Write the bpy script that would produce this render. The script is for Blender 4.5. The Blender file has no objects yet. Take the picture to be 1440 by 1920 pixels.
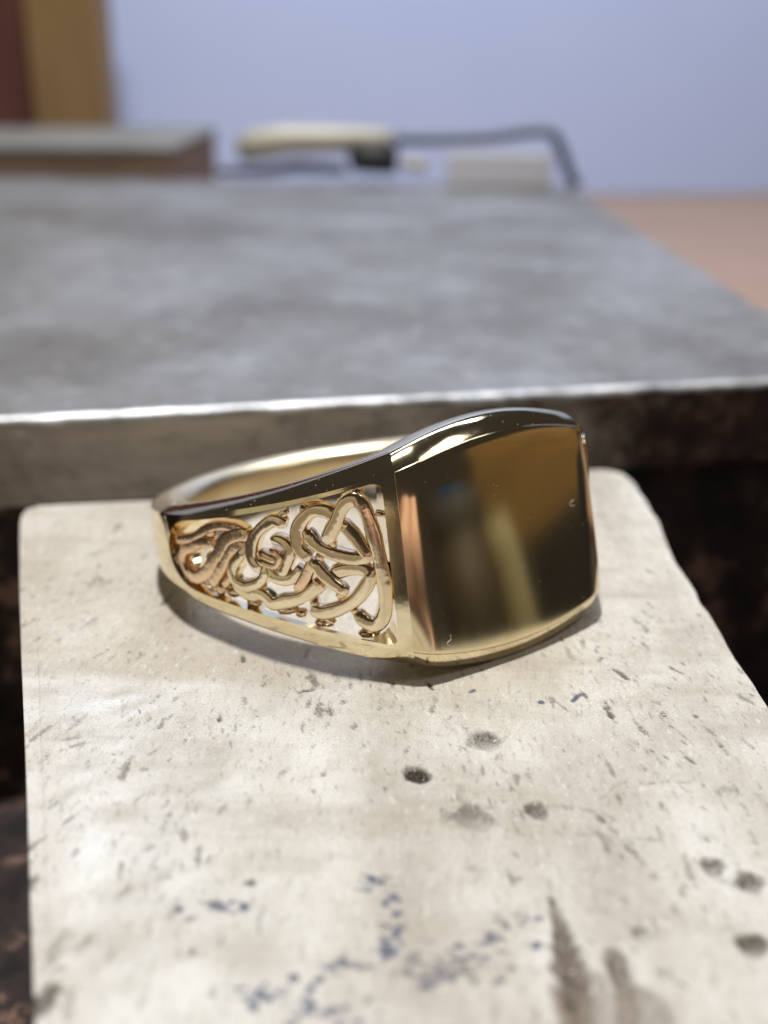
import bpy, bmesh, math, random
import numpy as np
from mathutils import Vector, Matrix
random.seed(7); rng = np.random.default_rng(11)
MM = 0.1                                   # lengths below are millimetres, one Blender unit is a centimetre
SC = bpy.context.scene
SC.unit_settings.system = 'METRIC'; SC.unit_settings.scale_length = 0.01
COL = SC.collection

# ---------------------------------------------------------------- camera
F_PX, PITCH, ROLL, DIST = 2143.9, math.radians(21.99), math.radians(-0.40), 62.551
OX, OY = 1.162, 3.25
FW = np.array([0, math.cos(PITCH), -math.sin(PITCH)]); UP = np.array([0, math.sin(PITCH), math.cos(PITCH)]); RT = np.array([1., 0, 0])
CAM = OX*RT + OY*UP - FW*DIST
cd = bpy.data.cameras.new('camera'); cam = bpy.data.objects.new('camera', cd); COL.objects.link(cam); SC.camera = cam
cr, sr = math.cos(ROLL), math.sin(ROLL)
cx = RT*cr - UP*sr; cy = RT*sr + UP*cr
R3 = Matrix(((cx[0], cy[0], -FW[0]), (cx[1], cy[1], -FW[1]), (cx[2], cy[2], -FW[2])))
cam.matrix_world = Matrix.Translation(Vector(CAM*MM)) @ R3.to_4x4()
cd.sensor_fit = 'VERTICAL'; cd.sensor_height = 24.0; cd.lens = 24.0*F_PX/1920.0
cd.clip_start = 0.1; cd.clip_end = 400.0
cd.dof.use_dof = True; cd.dof.focus_distance = 4.95; cd.dof.aperture_fstop = cd.lens*1e-3/0.118

def ray(px, py):
    X, Y = px-720, 960-py
    X, Y = cr*X + sr*Y, -sr*X + cr*Y
    return RT*X/F_PX + UP*Y/F_PX + FW
def at(px, py, z=0.0):                       # where a sight line meets a level plane (mm)
    d = ray(px, py); return CAM + d*(z-CAM[2])/d[2]
def at_y(px, py, y):                         # where a sight line meets an upright plane (mm)
    d = ray(px, py); return CAM + d*(y-CAM[1])/d[1]

# ---------------------------------------------------------------- light
w = bpy.data.worlds.new('World'); SC.world = w; w.use_nodes = True
wn = w.node_tree.nodes['Background']; wn.inputs[0].default_value = (0.34, 0.29, 0.25, 1); wn.inputs[1].default_value = 0.11
def area(name, loc, target, size, power, color, shape='DISK', size_y=None):
    l = bpy.data.lights.new(name, 'AREA'); l.shape = shape; l.size = size*MM
    if size_y: l.size_y = size_y*MM
    l.energy = power; l.color = color
    o = bpy.data.objects.new(name, l); COL.objects.link(o)
    o.location = Vector(loc)*MM
    o.rotation_euler = (Vector(target)-Vector(loc)).to_track_quat('-Z', 'Y').to_euler()
    return o
area('bench_lamp', (-26, 44, 330), (0, 0, 0), 20, 12400, (1.0, 0.965, 0.92))
area('window_light', (40, 215, 330), (70, 375, 40), 240, 8800, (0.78, 0.86, 1.0), 'RECTANGLE', 120)  # added area light, unseen, facing away from the ring to brighten the card
area('ceiling_panel', (165, -40, 300), (0, 0, 0), 105, 1500, (1.0, 0.96, 0.92), 'RECTANGLE', 60)  # added area light, unseen, for rim highlights and soft fill
SC.view_settings.view_transform = 'Standard'; SC.view_settings.look = 'None'
SC.view_settings.exposure = 0.0; SC.view_settings.gamma = 1.0
SC.render.engine = 'CYCLES'
SC.cycles.use_denoising = True
SC.cycles.max_bounces = 10; SC.cycles.glossy_bounces = 8; SC.cycles.sample_clamp_indirect = 6.0

# ---------------------------------------------------------------- materials
def mat(name):
    m = bpy.data.materials.new(name); m.use_nodes = True
    nt = m.node_tree; b = nt.nodes['Principled BSDF']
    return m, nt, b
def node(nt, t, **kw):
    n = nt.nodes.new(t)
    for k, v in kw.items():
        if k in n.inputs.keys() if isinstance(k, str) else False: n.inputs[k].default_value = v
        else: setattr(n, k, v)
    return n
def coords(nt, scale=(1, 1, 1), rot=(0, 0, 0)):
    tc = nt.nodes.new('ShaderNodeTexCoord'); mp = nt.nodes.new('ShaderNodeMapping')
    mp.inputs['Scale'].default_value = scale; mp.inputs['Rotation'].default_value = rot
    nt.links.new(tc.outputs['Object'], mp.inputs['Vector']); return mp.outputs[0]
def noise(nt, vec, scale, detail=4, rough=0.55):
    n = nt.nodes.new('ShaderNodeTexNoise'); n.inputs['Scale'].default_value = scale
    n.inputs['Detail'].default_value = detail; n.inputs['Roughness'].default_value = rough
    nt.links.new(vec, n.inputs['Vector']); return n.outputs['Fac']
def ramp(nt, fac, stops):
    r = nt.nodes.new('ShaderNodeValToRGB'); e = r.color_ramp.elements
    while len(e) < len(stops): e.new(0.5)
    for i, (p, c) in enumerate(stops):
        e[i].position = p; e[i].color = (*c, 1) if len(c) == 3 else c
    nt.links.new(fac, r.inputs[0]); return r.outputs[0]
def mix(nt, fac, a, b, mode='MIX'):
    m = nt.nodes.new('ShaderNodeMix'); m.data_type = 'RGBA'; m.blend_type = mode
    for s, v in ((m.inputs[0], fac), (m.inputs[6], a), (m.inputs[7], b)):
        if hasattr(v, 'links') or isinstance(v, bpy.types.NodeSocket): nt.links.new(v, s)
        elif isinstance(v, (int, float)): s.default_value = v
        else: s.default_value = (*v, 1)
    return m.outputs[2]
def math_n(nt, op, a, b=0.0):
    m = nt.nodes.new('ShaderNodeMath'); m.operation = op
    for s, v in ((m.inputs[0], a), (m.inputs[1], b)):
        if isinstance(v, bpy.types.NodeSocket): nt.links.new(v, s)
        else: s.default_value = v
    return m.outputs[0]
def bump(nt, b, h, strength, dist):
    n = nt.nodes.new('ShaderNodeBump'); n.inputs['Strength'].default_value = strength; n.inputs['Distance'].default_value = dist
    nt.links.new(h, n.inputs['Height']); nt.links.new(n.outputs[0], b.inputs['Normal']); return n

def gold(name, base, base2, r0, r1, bscale, bstr, bdist, stretch=(1, 1, 1)):
    m, nt, b = mat(name)
    v = coords(nt, stretch)
    n = noise(nt, v, bscale, 5)
    nl = noise(nt, coords(nt), 1.6, 3)
    nt.links.new(ramp(nt, nl, [(0.35, base), (0.7, base2)]), b.inputs['Base Color'])
    b.inputs['Metallic'].default_value = 1.0
    mr = nt.nodes.new('ShaderNodeMapRange'); mr.inputs['To Min'].default_value = r0; mr.inputs['To Max'].default_value = r1
    nt.links.new(n, mr.inputs['Value']); nt.links.new(mr.outputs[0], b.inputs['Roughness'])
    bump(nt, b, n, bstr, bdist)
    return m
M_band = gold('polished_gold', (0.90, 0.80, 0.56), (0.87, 0.75, 0.49), 0.05, 0.14, 14, 0.10, 0.004)
M_face = gold('mirror_gold', (0.84, 0.71, 0.46), (0.82, 0.69, 0.43), 0.09, 0.13, 30, 0.02, 0.002, (1, 1, 0.15))
M_strand = gold('cast_gold', (0.90, 0.78, 0.54), (0.88, 0.71, 0.49), 0.09, 0.18, 26, 0.25, 0.004)
M_rosy = gold('rough_cast_gold', (0.90, 0.70, 0.46), (0.88, 0.62, 0.43), 0.13, 0.24, 30, 0.45, 0.007)

# soldering block
M_block, nt, b = mat('pale_fired_clay')
v = coords(nt); vs = coords(nt, (1.0, 0.38, 1.0), (0, 0, math.radians(-24))); vp = coords(nt, (1.0, 0.30, 1.0), (0, 0, math.radians(12)))
cloud = noise(nt, vs, 1.5, 6, 0.6)
c0 = ramp(nt, cloud, [(0.34, (0.42, 0.385, 0.325)), (0.50, (0.60, 0.58, 0.52)), (0.64, (0.74, 0.735, 0.70))])
sp = noise(nt, vp, 17, 4, 0.7)
spf = ramp(nt, sp, [(0.62, (0, 0, 0)), (0.72, (1, 1, 1))])
c1 = mix(nt, math_n(nt, 'MULTIPLY', spf, 0.5), c0, (0.30, 0.27, 0.23))
gr = noise(nt, v, 75, 3, 0.7)
c1 = mix(nt, ramp(nt, gr, [(0.30, (0.35, 0.35, 0.35)), (0.5, (0, 0, 0))]), c1, (0.44, 0.40, 0.34))
def attr(nt, name):
    a = nt.nodes.new('ShaderNodeAttribute'); a.attribute_name = name; return a.outputs['Fac']
wh = attr(nt, 'chalk'); c1 = mix(nt, math_n(nt, 'MULTIPLY', wh, 0.75), c1, (0.84, 0.86, 0.86))  # reflected sheen painted into the colour as a whiter tint
du = attr(nt, 'dust'); c1 = mix(nt, math_n(nt, 'MULTIPLY', du, 0.62), c1, (0.50, 0.435, 0.345))  # tan tint, stronger towards the back and along the left edge
br = attr(nt, 'scorch'); c1 = mix(nt, br, c1, ramp(nt, noise(nt, vp, 9, 4), [(0.38, (0.05, 0.032, 0.022)), (0.62, (0.20, 0.14, 0.10))]))
bl = attr(nt, 'ink'); c1 = mix(nt, ramp(nt, bl, [(0.1, (0, 0, 0)), (0.65, (1, 1, 1))]), c1, (0.06, 0.078, 0.14))
gm = attr(nt, 'grime'); fine = noise(nt, v, 75, 4, 0.8)
gb_ = math_n(nt, 'ADD', gm, math_n(nt, 'MULTIPLY', math_n(nt, 'SUBTRACT', fine, 0.5), math_n(nt, 'MULTIPLY', math_n(nt, 'MINIMUM', math_n(nt, 'MULTIPLY', gm, 6.0), 1.0), 1.6)))
c1 = mix(nt, ramp(nt, gb_, [(0.12, (0, 0, 0)), (0.85, (1, 1, 1))]), c1, (0.055, 0.046, 0.034))
gl = noise(nt, v, 48, 2, 0.6); c1 = mix(nt, ramp(nt, gl, [(0.66, (0, 0, 0)), (0.74, (0.8, 0.8, 0.8))]), c1, (0.86, 0.84, 0.80))
band_ = noise(nt, coords(nt, (0.45, 1.5, 1), (0, 0, math.radians(28))), 2.2, 5, 0.65)
c1 = mix(nt, ramp(nt, band_, [(0.48, (0, 0, 0)), (0.68, (0.55, 0.55, 0.55))]), c1, (0.37, 0.32, 0.255))
scr = noise(nt, coords(nt, (0.7, 9.0, 1), (0, 0, math.radians(-17))), 9, 4, 0.7)
c1 = mix(nt, ramp(nt, scr, [(0.60, (0, 0, 0)), (0.72, (0.35, 0.35, 0.35))]), c1, (0.36, 0.33, 0.28))
salt = noise(nt, v, 120, 2, 0.9)
c1 = mix(nt, ramp(nt, salt, [(0.32, (0.65, 0.65, 0.65)), (0.46, (0, 0, 0))]), c1, (0.26, 0.235, 0.19))
mid = noise(nt, vp, 34, 4, 0.75)
c1 = mix(nt, ramp(nt, mid, [(0.56, (0, 0, 0)), (0.70, (0.65, 0.65, 0.65))]), c1, (0.25, 0.23, 0.19))
c1 = mix(nt, ramp(nt, mid, [(0.28, (0.7, 0.7, 0.7)), (0.42, (0, 0, 0))]), c1, (0.76, 0.75, 0.71))
nt.links.new(c1, b.inputs['Base Color'])
b.inputs['Roughness'].default_value = 0.48
rr = nt.nodes.new('ShaderNodeMapRange'); rr.inputs['To Min'].default_value = 0.62; rr.inputs['To Max'].default_value = 0.36
nt.links.new(wh, rr.inputs['Value']); nt.links.new(rr.outputs[0], b.inputs['Roughness'])
hh = math_n(nt, 'ADD', math_n(nt, 'MULTIPLY', gr, 0.5), math_n(nt, 'MULTIPLY', sp, -0.8))
bump(nt, b, hh, 0.75, 0.010)

# steel
def steel(name, cols, rough, metallic, s1, bstr=0.4, bdist=0.01, stretch=(1, 1, 1)):
    m, nt, b = mat(name)
    v = coords(nt, stretch); n1 = noise(nt, v, s1, 7, 0.62); n2 = noise(nt, v, s1*9, 4, 0.7)
    c = ramp(nt, n1, cols)
    c = mix(nt, ramp(nt, n2, [(0.56, (0, 0, 0)), (0.70, (0.5, 0.5, 0.5))]), c, tuple(x*0.45 for x in cols[0][1]))
    nt.links.new(c, b.inputs['Base Color']); b.inputs['Metallic'].default_value = metallic
    mr = nt.nodes.new('ShaderNodeMapRange'); mr.inputs['To Min'].default_value = rough[0]; mr.inputs['To Max'].default_value = rough[1]
    nt.links.new(n1, mr.inputs['Value']); nt.links.new(mr.outputs[0], b.inputs['Roughness'])
    bump(nt, b, n2, bstr, bdist); return m
def steel_top_mat():
    m, nt, b = mat('scuffed_steel'); v = coords(nt)
    n1 = noise(nt, v, 0.45, 8, 0.68); n2 = noise(nt, v, 4.5, 5, 0.7); n3 = noise(nt, v, 18, 3, 0.8)
    sc = noise(nt, coords(nt, (0.5, 10, 1), (0, 0, math.radians(24))), 2.4, 4, 0.7)
    c = ramp(nt, n1, [(0.36, (0.14, 0.13, 0.118)), (0.48, (0.215, 0.212, 0.205)), (0.62, (0.31, 0.315, 0.33))])
    c = mix(nt, ramp(nt, n2, [(0.50, (0, 0, 0)), (0.68, (0.75, 0.75, 0.75))]), c, (0.17, 0.175, 0.19))
    c = mix(nt, ramp(nt, n2, [(0.30, (0.6, 0.6, 0.6)), (0.44, (0, 0, 0))]), c, (0.46, 0.45, 0.43))
    c = mix(nt, ramp(nt, sc, [(0.60, (0, 0, 0)), (0.70, (0.5, 0.5, 0.5))]), c, (0.42, 0.41, 0.40))
    c = mix(nt, ramp(nt, n3, [(0.58, (0, 0, 0)), (0.70, (0.6, 0.6, 0.6))]), c, (0.12, 0.11, 0.10))
    nt.links.new(c, b.inputs['Base Color']); b.inputs['Metallic'].default_value = 0.45
    mr = nt.nodes.new('ShaderNodeMapRange'); mr.inputs['To Min'].default_value = 0.38; mr.inputs['To Max'].default_value = 0.66
    nt.links.new(n2, mr.inputs['Value']); nt.links.new(mr.outputs[0], b.inputs['Roughness'])
    bump(nt, b, math_n(nt, 'ADD', n2, math_n(nt, 'MULTIPLY', n3, 0.5)), 0.6, 0.02); return m
M_steel = steel_top_mat()
M_side = steel('brown_steel_side', [(0.3, (0.36, 0.31, 0.27)), (0.5, (0.52, 0.47, 0.42)), (0.72, (0.72, 0.67, 0.61))], (0.45, 0.65), 0.1, 1.1, stretch=(0.5, 1, 2.2))
def rust_right(m):                           # the side is rusted in patches towards its right end
    nt = m.node_tree; b = nt.nodes['Principled BSDF']; old = b.inputs['Base Color'].links[0].from_socket
    tc = nt.nodes.new('ShaderNodeTexCoord'); sx = nt.nodes.new('ShaderNodeSeparateXYZ'); nt.links.new(tc.outputs['Object'], sx.inputs[0])
    nn = noise(nt, coords(nt), 1.6, 6, 0.7)
    f = math_n(nt, 'ADD', math_n(nt, 'MULTIPLY', sx.outputs[0], 0.16), math_n(nt, 'MULTIPLY', nn, 1.3))
    f = ramp(nt, f, [(0.62, (0, 0, 0)), (0.98, (1, 1, 1))])
    sp_ = ramp(nt, noise(nt, coords(nt), 5.5, 4, 0.7), [(0.42, (0.045, 0.032, 0.03)), (0.56, (0.10, 0.062, 0.05)), (0.70, (0.26, 0.17, 0.14))])
    nt.links.new(mix(nt, f, old, sp_), b.inputs['Base Color'])
rust_right(M_side)
M_edge = steel('bare_steel_edge', [(0.36, (0.30, 0.31, 0.32)), (0.5, (0.50, 0.51, 0.53)), (0.64, (0.72, 0.73, 0.75))], (0.34, 0.55), 0.8, 3.2)
M_rust = steel('blackened_rusty_iron', [(0.40, (0.012, 0.011, 0.012)), (0.56, (0.05, 0.035, 0.032)), (0.64, (0.30, 0.18, 0.14))], (0.6, 0.9), 0.1, 2.6, 0.9, 0.04)
def plain(name, c, c2=None, rough=0.6, sc=1.2, stretch=(1, 1, 1), metallic=0.0):
    m, nt, b = mat(name); c2 = c2 or tuple(x*0.8 for x in c)
    n = noise(nt, coords(nt, stretch), sc, 5)
    nt.links.new(ramp(nt, n, [(0.35, c), (0.65, c2)]), b.inputs['Base Color'])
    b.inputs['Roughness'].default_value = rough; b.inputs['Metallic'].default_value = metallic
    bump(nt, b, n, 0.1, 0.01); return m
M_wall = plain('lilac_white_card', (0.53, 0.62, 0.90), (0.58, 0.67, 0.93), 0.7, 0.06)
M_wood = plain('pinkish_bench_wood', (0.34, 0.225, 0.16), (0.42, 0.285, 0.21), 0.55, 0.7, (0.4, 3, 1))
M_ochre = plain('ochre_wood', (0.30, 0.185, 0.08), (0.23, 0.14, 0.06), 0.5, 0.8, (3, 3, 0.3))
M_red = plain('dark_red_wood', (0.13, 0.045, 0.032), (0.09, 0.032, 0.024), 0.5, 0.8, (3, 3, 0.3))
M_grey = plain('grey_board', (0.22, 0.215, 0.20), (0.17, 0.165, 0.155), 0.7, 0.9)
M_tan = plain('tan_board_side', (0.22, 0.145, 0.10), (0.17, 0.11, 0.075), 0.7, 0.9)
M_cream = plain('cream_plastic', (0.52, 0.49, 0.40), (0.42, 0.39, 0.31), 0.4, 0.8)
M_black = plain('black_rubber', (0.018, 0.018, 0.02), (0.03, 0.03, 0.032), 0.6, 1)
M_wire = plain('blue_grey_steel_rod', (0.05, 0.055, 0.08), (0.08, 0.085, 0.11), 0.4, 1, metallic=0.4)
M_paper = plain('white_paper', (0.66, 0.66, 0.72), (0.60, 0.60, 0.66), 0.7, 0.4)

# ---------------------------------------------------------------- object helpers
def link(name, verts, faces, m, parent=None, smooth=True, loc=None):
    me = bpy.data.meshes.new(name)
    v = np.asarray(verts, float)*MM
    o = bpy.data.objects.new(name, me); COL.objects.link(o)
    if loc is not None:
        v = v - np.asarray(loc, float)*MM; o.location = Vector(loc)*MM
    me.from_pydata([tuple(x) for x in v], [], [tuple(int(i) for i in f) for f in faces]); me.update()
    if smooth: me.polygons.foreach_set('use_smooth', [True]*len(me.polygons))
    me.materials.append(m)
    if parent is not None: o.parent = parent
    return o
def tag(o, label=None, cat=None, group=None, kind=None):
    for k, val in (('label', label), ('category', cat), ('group', group), ('kind', kind)):
        if val: o[k] = val
    return o
def empty(name, loc=(0, 0, 0)):
    o = bpy.data.objects.new(name, None); COL.objects.link(o); o.location = Vector(loc)*MM; o.empty_display_size = 0.2; return o
def recalc(o):
    bm = bmesh.new(); bm.from_mesh(o.data); bmesh.ops.recalc_face_normals(bm, faces=bm.faces); bm.to_mesh(o.data); bm.free()
def bevel(o, width, seg=3, angle=35):
    b = o.modifiers.new('bevel', 'BEVEL'); b.width = width*MM; b.segments = seg; b.limit_method = 'ANGLE'; b.angle_limit = math.radians(angle)
    wn_ = o.modifiers.new('wn', 'WEIGHTED_NORMAL'); wn_.keep_sharp = False
    return o
def prism(name, pts, z0, z1, m, parent=None, bev=None, loc=None):
    n = len(pts); V = [(p[0], p[1], z0) for p in pts] + [(p[0], p[1], z1) for p in pts]
    Fc = [list(range(n))[::-1], list(range(n, 2*n))] + [[i, (i+1) % n, n+(i+1) % n, n+i] for i in range(n)]
    o = link(name, V, Fc, m, parent, smooth=bool(bev), loc=loc); recalc(o)
    if bev: bevel(o, bev)
    return o
def tube(name, pts, r, m, parent=None, k=12):
    pts = [np.array(p, float) for p in pts]; V = []; Fc = []
    for i, p in enumerate(pts):
        t = pts[min(i+1, len(pts)-1)] - pts[max(i-1, 0)]; t /= np.linalg.norm(t)
        a = np.cross(t, [0, 0.3, 1.0]); a /= np.linalg.norm(a); bb = np.cross(t, a)
        rr_ = r[i] if hasattr(r, '__len__') else r
        for j in range(k):
            th = 2*math.pi*j/k; V.append(p + a*rr_*math.cos(th) + bb*rr_*math.sin(th))
    for i in range(len(pts)-1):
        for j in range(k): Fc.append((i*k+j, i*k+(j+1) % k, (i+1)*k+(j+1) % k, (i+1)*k+j))
    Fc.append(list(range(k))); Fc.append([(len(pts)-1)*k+j for j in range(k)][::-1])
    o = link(name, V, Fc, m, parent); recalc(o); return o
def spline(pts, step):
    P = np.array(pts, float)
    if len(P) == 2:
        n = max(2, int(np.linalg.norm(P[1]-P[0])/step)); return [P[0]+(P[1]-P[0])*i/n for i in range(n+1)]
    Q = np.vstack([2*P[0]-P[1], P, 2*P[-1]-P[-2]]); out = []
    for i in range(1, len(Q)-2):
        n = max(2, int(np.linalg.norm(Q[i+1]-Q[i])/step))
        for j in range(n):
            t = j/n
            out.append(0.5*((2*Q[i]) + (-Q[i-1]+Q[i+1])*t + (2*Q[i-1]-5*Q[i]+4*Q[i+1]-Q[i+2])*t*t + (-Q[i-1]+3*Q[i]-3*Q[i+1]+Q[i+2])*t**3))
    out.append(P[-1]); return out

# ================================================================ SETTING: dark bench pan, steel block, soldering block
# the dark iron tray everything stands in
pan = prism('ground', [(-260, -160), (260, -160), (260, 330), (-260, 330)], -30, -24, M_rust); tag(pan, kind='structure')

# steel bench block
SZ = 4.0
fl, fr = at(0, 780, SZ), at(1440, 708, SZ)
fdir = (fr-fl)/np.linalg.norm(fr-fl)
A = fl - fdir*30; Bp = fr + fdir*12
bk_r = at(1062, 348, SZ)
sd = at(1440, 588, SZ)                         # a point on the right edge
rdir = (bk_r-sd); rdir /= np.linalg.norm(rdir)
# right edge line meets the front line
Mx = np.array([[fdir[0], -rdir[0]], [fdir[1], -rdir[1]]]); sol = np.linalg.solve(Mx, (sd-fl)[:2]); FRC = fl + fdir*sol[0]
bl0 = at(0, 332, SZ); bdir = (bl0-bk_r); bdir /= np.linalg.norm(bdir); BLC = bl0 + bdir*20
plate = empty('steel_block', (0, 60, -24))
tag(plate, 'scuffed grey steel bench block with a bright front edge behind the ring', 'steel block')
def steel_top():
    n1, n2 = 260, 150; V = []
    # front edge slightly uneven
    P00, P10, P11, P01 = A, FRC, bk_r, BLC
    for j in range(n2+1):
        s = (j/n2)**1.8
        for i in range(n1+1):
            t = i/n1
            p = (P00*(1-t)+P10*t)*(1-s) + (P01*(1-t)+P11*t)*s
            V.append((p[0], p[1], SZ))
    return V, n1, n2
V, n1, n2 = steel_top(); V = np.array(V)
# gentle hammered waviness
def smooth_noise(x, y, s, seed):
    r = np.random.default_rng(seed); G = r.random((64, 64)); fx, fy = (x/s) % 64, (y/s) % 64
    ix, iy = fx.astype(int) % 64, fy.astype(int) % 64; tx, ty = fx-np.floor(fx), fy-np.floor(fy)
    tx, ty = tx*tx*(3-2*tx), ty*ty*(3-2*ty); jx, jy = (ix+1) % 64, (iy+1) % 64
    return (G[ix, iy]*(1-tx)+G[jx, iy]*tx)*(1-ty) + (G[ix, jy]*(1-tx)+G[jx, jy]*tx)*ty
V[:, 2] += 0.10*(smooth_noise(V[:, 0], V[:, 1], 3.0, 1)-0.5) + 0.10*(smooth_noise(V[:, 0], V[:, 1], 1.1, 2)-0.5)
W = n1+1
Fc = [(j*W+i, j*W+i+1, (j+1)*W+i+1, (j+1)*W+i) for j in range(n2) for i in range(n1)]
st = link('top', V, Fc, M_steel, None)
# rounded bright front edge + side, as a sweep along the front
def front_strip():
    prof_e, prof_s = [], []
    for k in range(9):
        a = math.pi/2*k/8; prof_e.append((-0.6*math.sin(a), -0.6*(1-math.cos(a))))
    return prof_e
pe = front_strip(); nrm = np.array([-fdir[1], fdir[0], 0])          # away from camera
N = 420; Ve = []; L = np.linalg.norm(FRC-A)
for i in range(N+1):
    p = A + fdir*L*i/N
    x = np.array([L*i/N]); wv = 0.45*(smooth_noise(x, x*0, 2.3, 5)[0]-0.5) + 0.25*(smooth_noise(x, x*0, 0.8, 6)[0]-0.5)
    for k, (dy, dz) in enumerate(pe):
        sc_ = 1 + wv
        Ve.append((p[0]+nrm[0]*dy*sc_, p[1]+nrm[1]*dy*sc_, SZ+dz*sc_))
K = len(pe)
Fe = [(i*K+k, (i+1)*K+k, (i+1)*K+k+1, i*K+k+1) for i in range(N) for k in range(K-1)]
se = link('front_edge', Ve, Fe, M_edge, None); recalc(se)
# side face, thickness of the plate, with dents
zb = at_y(0, 945, fl[1])[2]; nz = 34; Vs = []
for i in range(N+1):
    p = A + fdir*L*i/N - nrm*0.6
    for k in range(nz+1):
        z = SZ-0.6 + (zb-SZ+0.6)*k/nz
        x = np.array([L*i/N]); q = 0.18*(smooth_noise(x, x*0+z+20, 1.3, 8)[0]-0.5)+0.12*(smooth_noise(x, x*0+z+20, 0.5, 9)[0]-0.5)
        q *= min(1, k/4)
        Vs.append((p[0]-nrm[0]*q, p[1]-nrm[1]*q, z))
K2 = nz+1
Fs = [(i*K2+k, (i+1)*K2+k, (i+1)*K2+k+1, i*K2+k+1) for i in range(N) for k in range(nz)]
ss = link('front_side', Vs, Fs, M_side, None); recalc(ss)
body = prism('lower_body', [(A-nrm*-0.6)[:2], (FRC+nrm*0.6)[:2], bk_r[:2], BLC[:2]], -23.99, SZ-0.4, M_side, None)
# undercut black foot in front of the body
foot = prism('foot', [(A-nrm*0.2)[:2], (FRC-nrm*0.2)[:2], (FRC+nrm*0.5)[:2], (A+nrm*0.5)[:2]], -23.98, zb-0.01, M_rust, None)
for o in (st, se, ss, body, foot):
    o.parent = plate; o.matrix_parent_inverse = plate.matrix_basis.inverted()

# ---------------------------------------------------------------- the pale soldering block
right_px = [(1146, 882), (1168, 888), (1190, 905), (1215, 942), (1240, 988), (1258, 1030), (1266, 1055), (1290, 1088), (1330, 1152), (1380, 1235), (1440, 1325), (1600, 1600), (1760, 1920), (1900, 2250), (2400, 3300), (3400, 6000)]
left_px = [(37, 985), (36, 1010), (36, 1100), (40, 1250), (48, 1450), (56, 1700), (64, 1920), (72, 2250), (90, 3300), (130, 6000)]
RP = np.array([at(*p)[:2] for p in right_px]); LP = np.array([at(*p)[:2] for p in left_px])
BK = np.array([at(*p)[:2] for p in [(37, 985), (40, 966), (50, 954), (72, 947), (150, 943), (400, 932), (700, 912), (1000, 890), (1100, 881), (1130, 879), (1146, 882)]])
YF = -72.0   # the block's near end, out of frame
ny, nx = 470, 370
yb_mid = 12.5
sv = np.concatenate([np.linspace(0, 1, 420)**1.0*47.0, 47.0+np.linspace(0, 1, ny-420+1)[1:]*31.5]); sv = sv/sv[-1]   # 0 at back, 1 at front
tv = np.linspace(0, 1, nx); tv = 0.5-0.5*np.cos(np.pi*tv)*1.0; tv = 0.55*tv + 0.45*np.linspace(0, 1, nx)
yl = np.interp(tv, np.linspace(0, 1, len(BK)), np.linspace(0, 1, len(BK)))  # placeholder
# arc-length parametrised back edge
bs = np.concatenate([[0], np.cumsum(np.linalg.norm(np.diff(BK, axis=0), axis=1))]); bs /= bs[-1]
bx, by = np.interp(tv, bs, BK[:, 0]), np.interp(tv, bs, BK[:, 1])
ls = LP[:, 1]; rs = RP[:, 1]
X = np.zeros((ny, nx)); Y = np.zeros((ny, nx))
for j, s in enumerate(sv):
    yL = LP[0, 1]*(1-s) + YF*s; yR = RP[0, 1]*(1-s) + YF*s
    xL = np.interp(-yL, -ls, LP[:, 0]); xR = np.interp(-yR, -rs, RP[:, 0])
    lin = by - ((1-tv)*LP[0, 1] + tv*RP[0, 1])
    Y[j] = (1-tv)*(LP[0, 1]*(1-s)+YF*s) + tv*(RP[0, 1]*(1-s)+YF*s) + lin*(1-s)
LX = np.vstack([at(35, 930)[:2], at(35.5, 960)[:2], LP])
exl = lambda y: np.interp(-y, -LX[:, 1], LX[:, 0]); exr = lambda y: np.interp(-y, -rs, RP[:, 0])
tb = (bx-exl(by))/(exr(by)-exl(by)); tb = np.maximum.accumulate(np.clip(tb, 0, 1))
tb = tb + 1e-4*np.arange(nx)/nx
for j in range(ny): X[j] = exl(Y[j]) + tb*(exr(Y[j])-exl(Y[j]))
# rough outline wobble
edge_d = np.minimum.reduce([np.hypot(X-X[:, :1], 0), np.hypot(X[:, -1:]-X, 0)*0.9, np.hypot(Y[:1]-Y, 0)])
wob = 0.16*(smooth_noise(Y*1.0+50, X*0, 1.6, 21)-0.5)
X += wob*np.exp(-edge_d/1.2)*(X > 0)
Z = np.zeros_like(X)
Rr = 0.10
dd = np.clip(Rr-edge_d, 0, Rr); Z -= Rr - np.sqrt(np.maximum(Rr*Rr-dd*dd, 0))
Z += 0.10*(smooth_noise(X+60, Y+80, 4.5, 31)-0.5)*np.clip(edge_d, 0, 1)
Z += 0.035*(smooth_noise(X+60, Y+80, 0.9, 32)-0.5) + 0.02*(smooth_noise(X+60, Y+80, 0.35, 33)-0.5)
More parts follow.
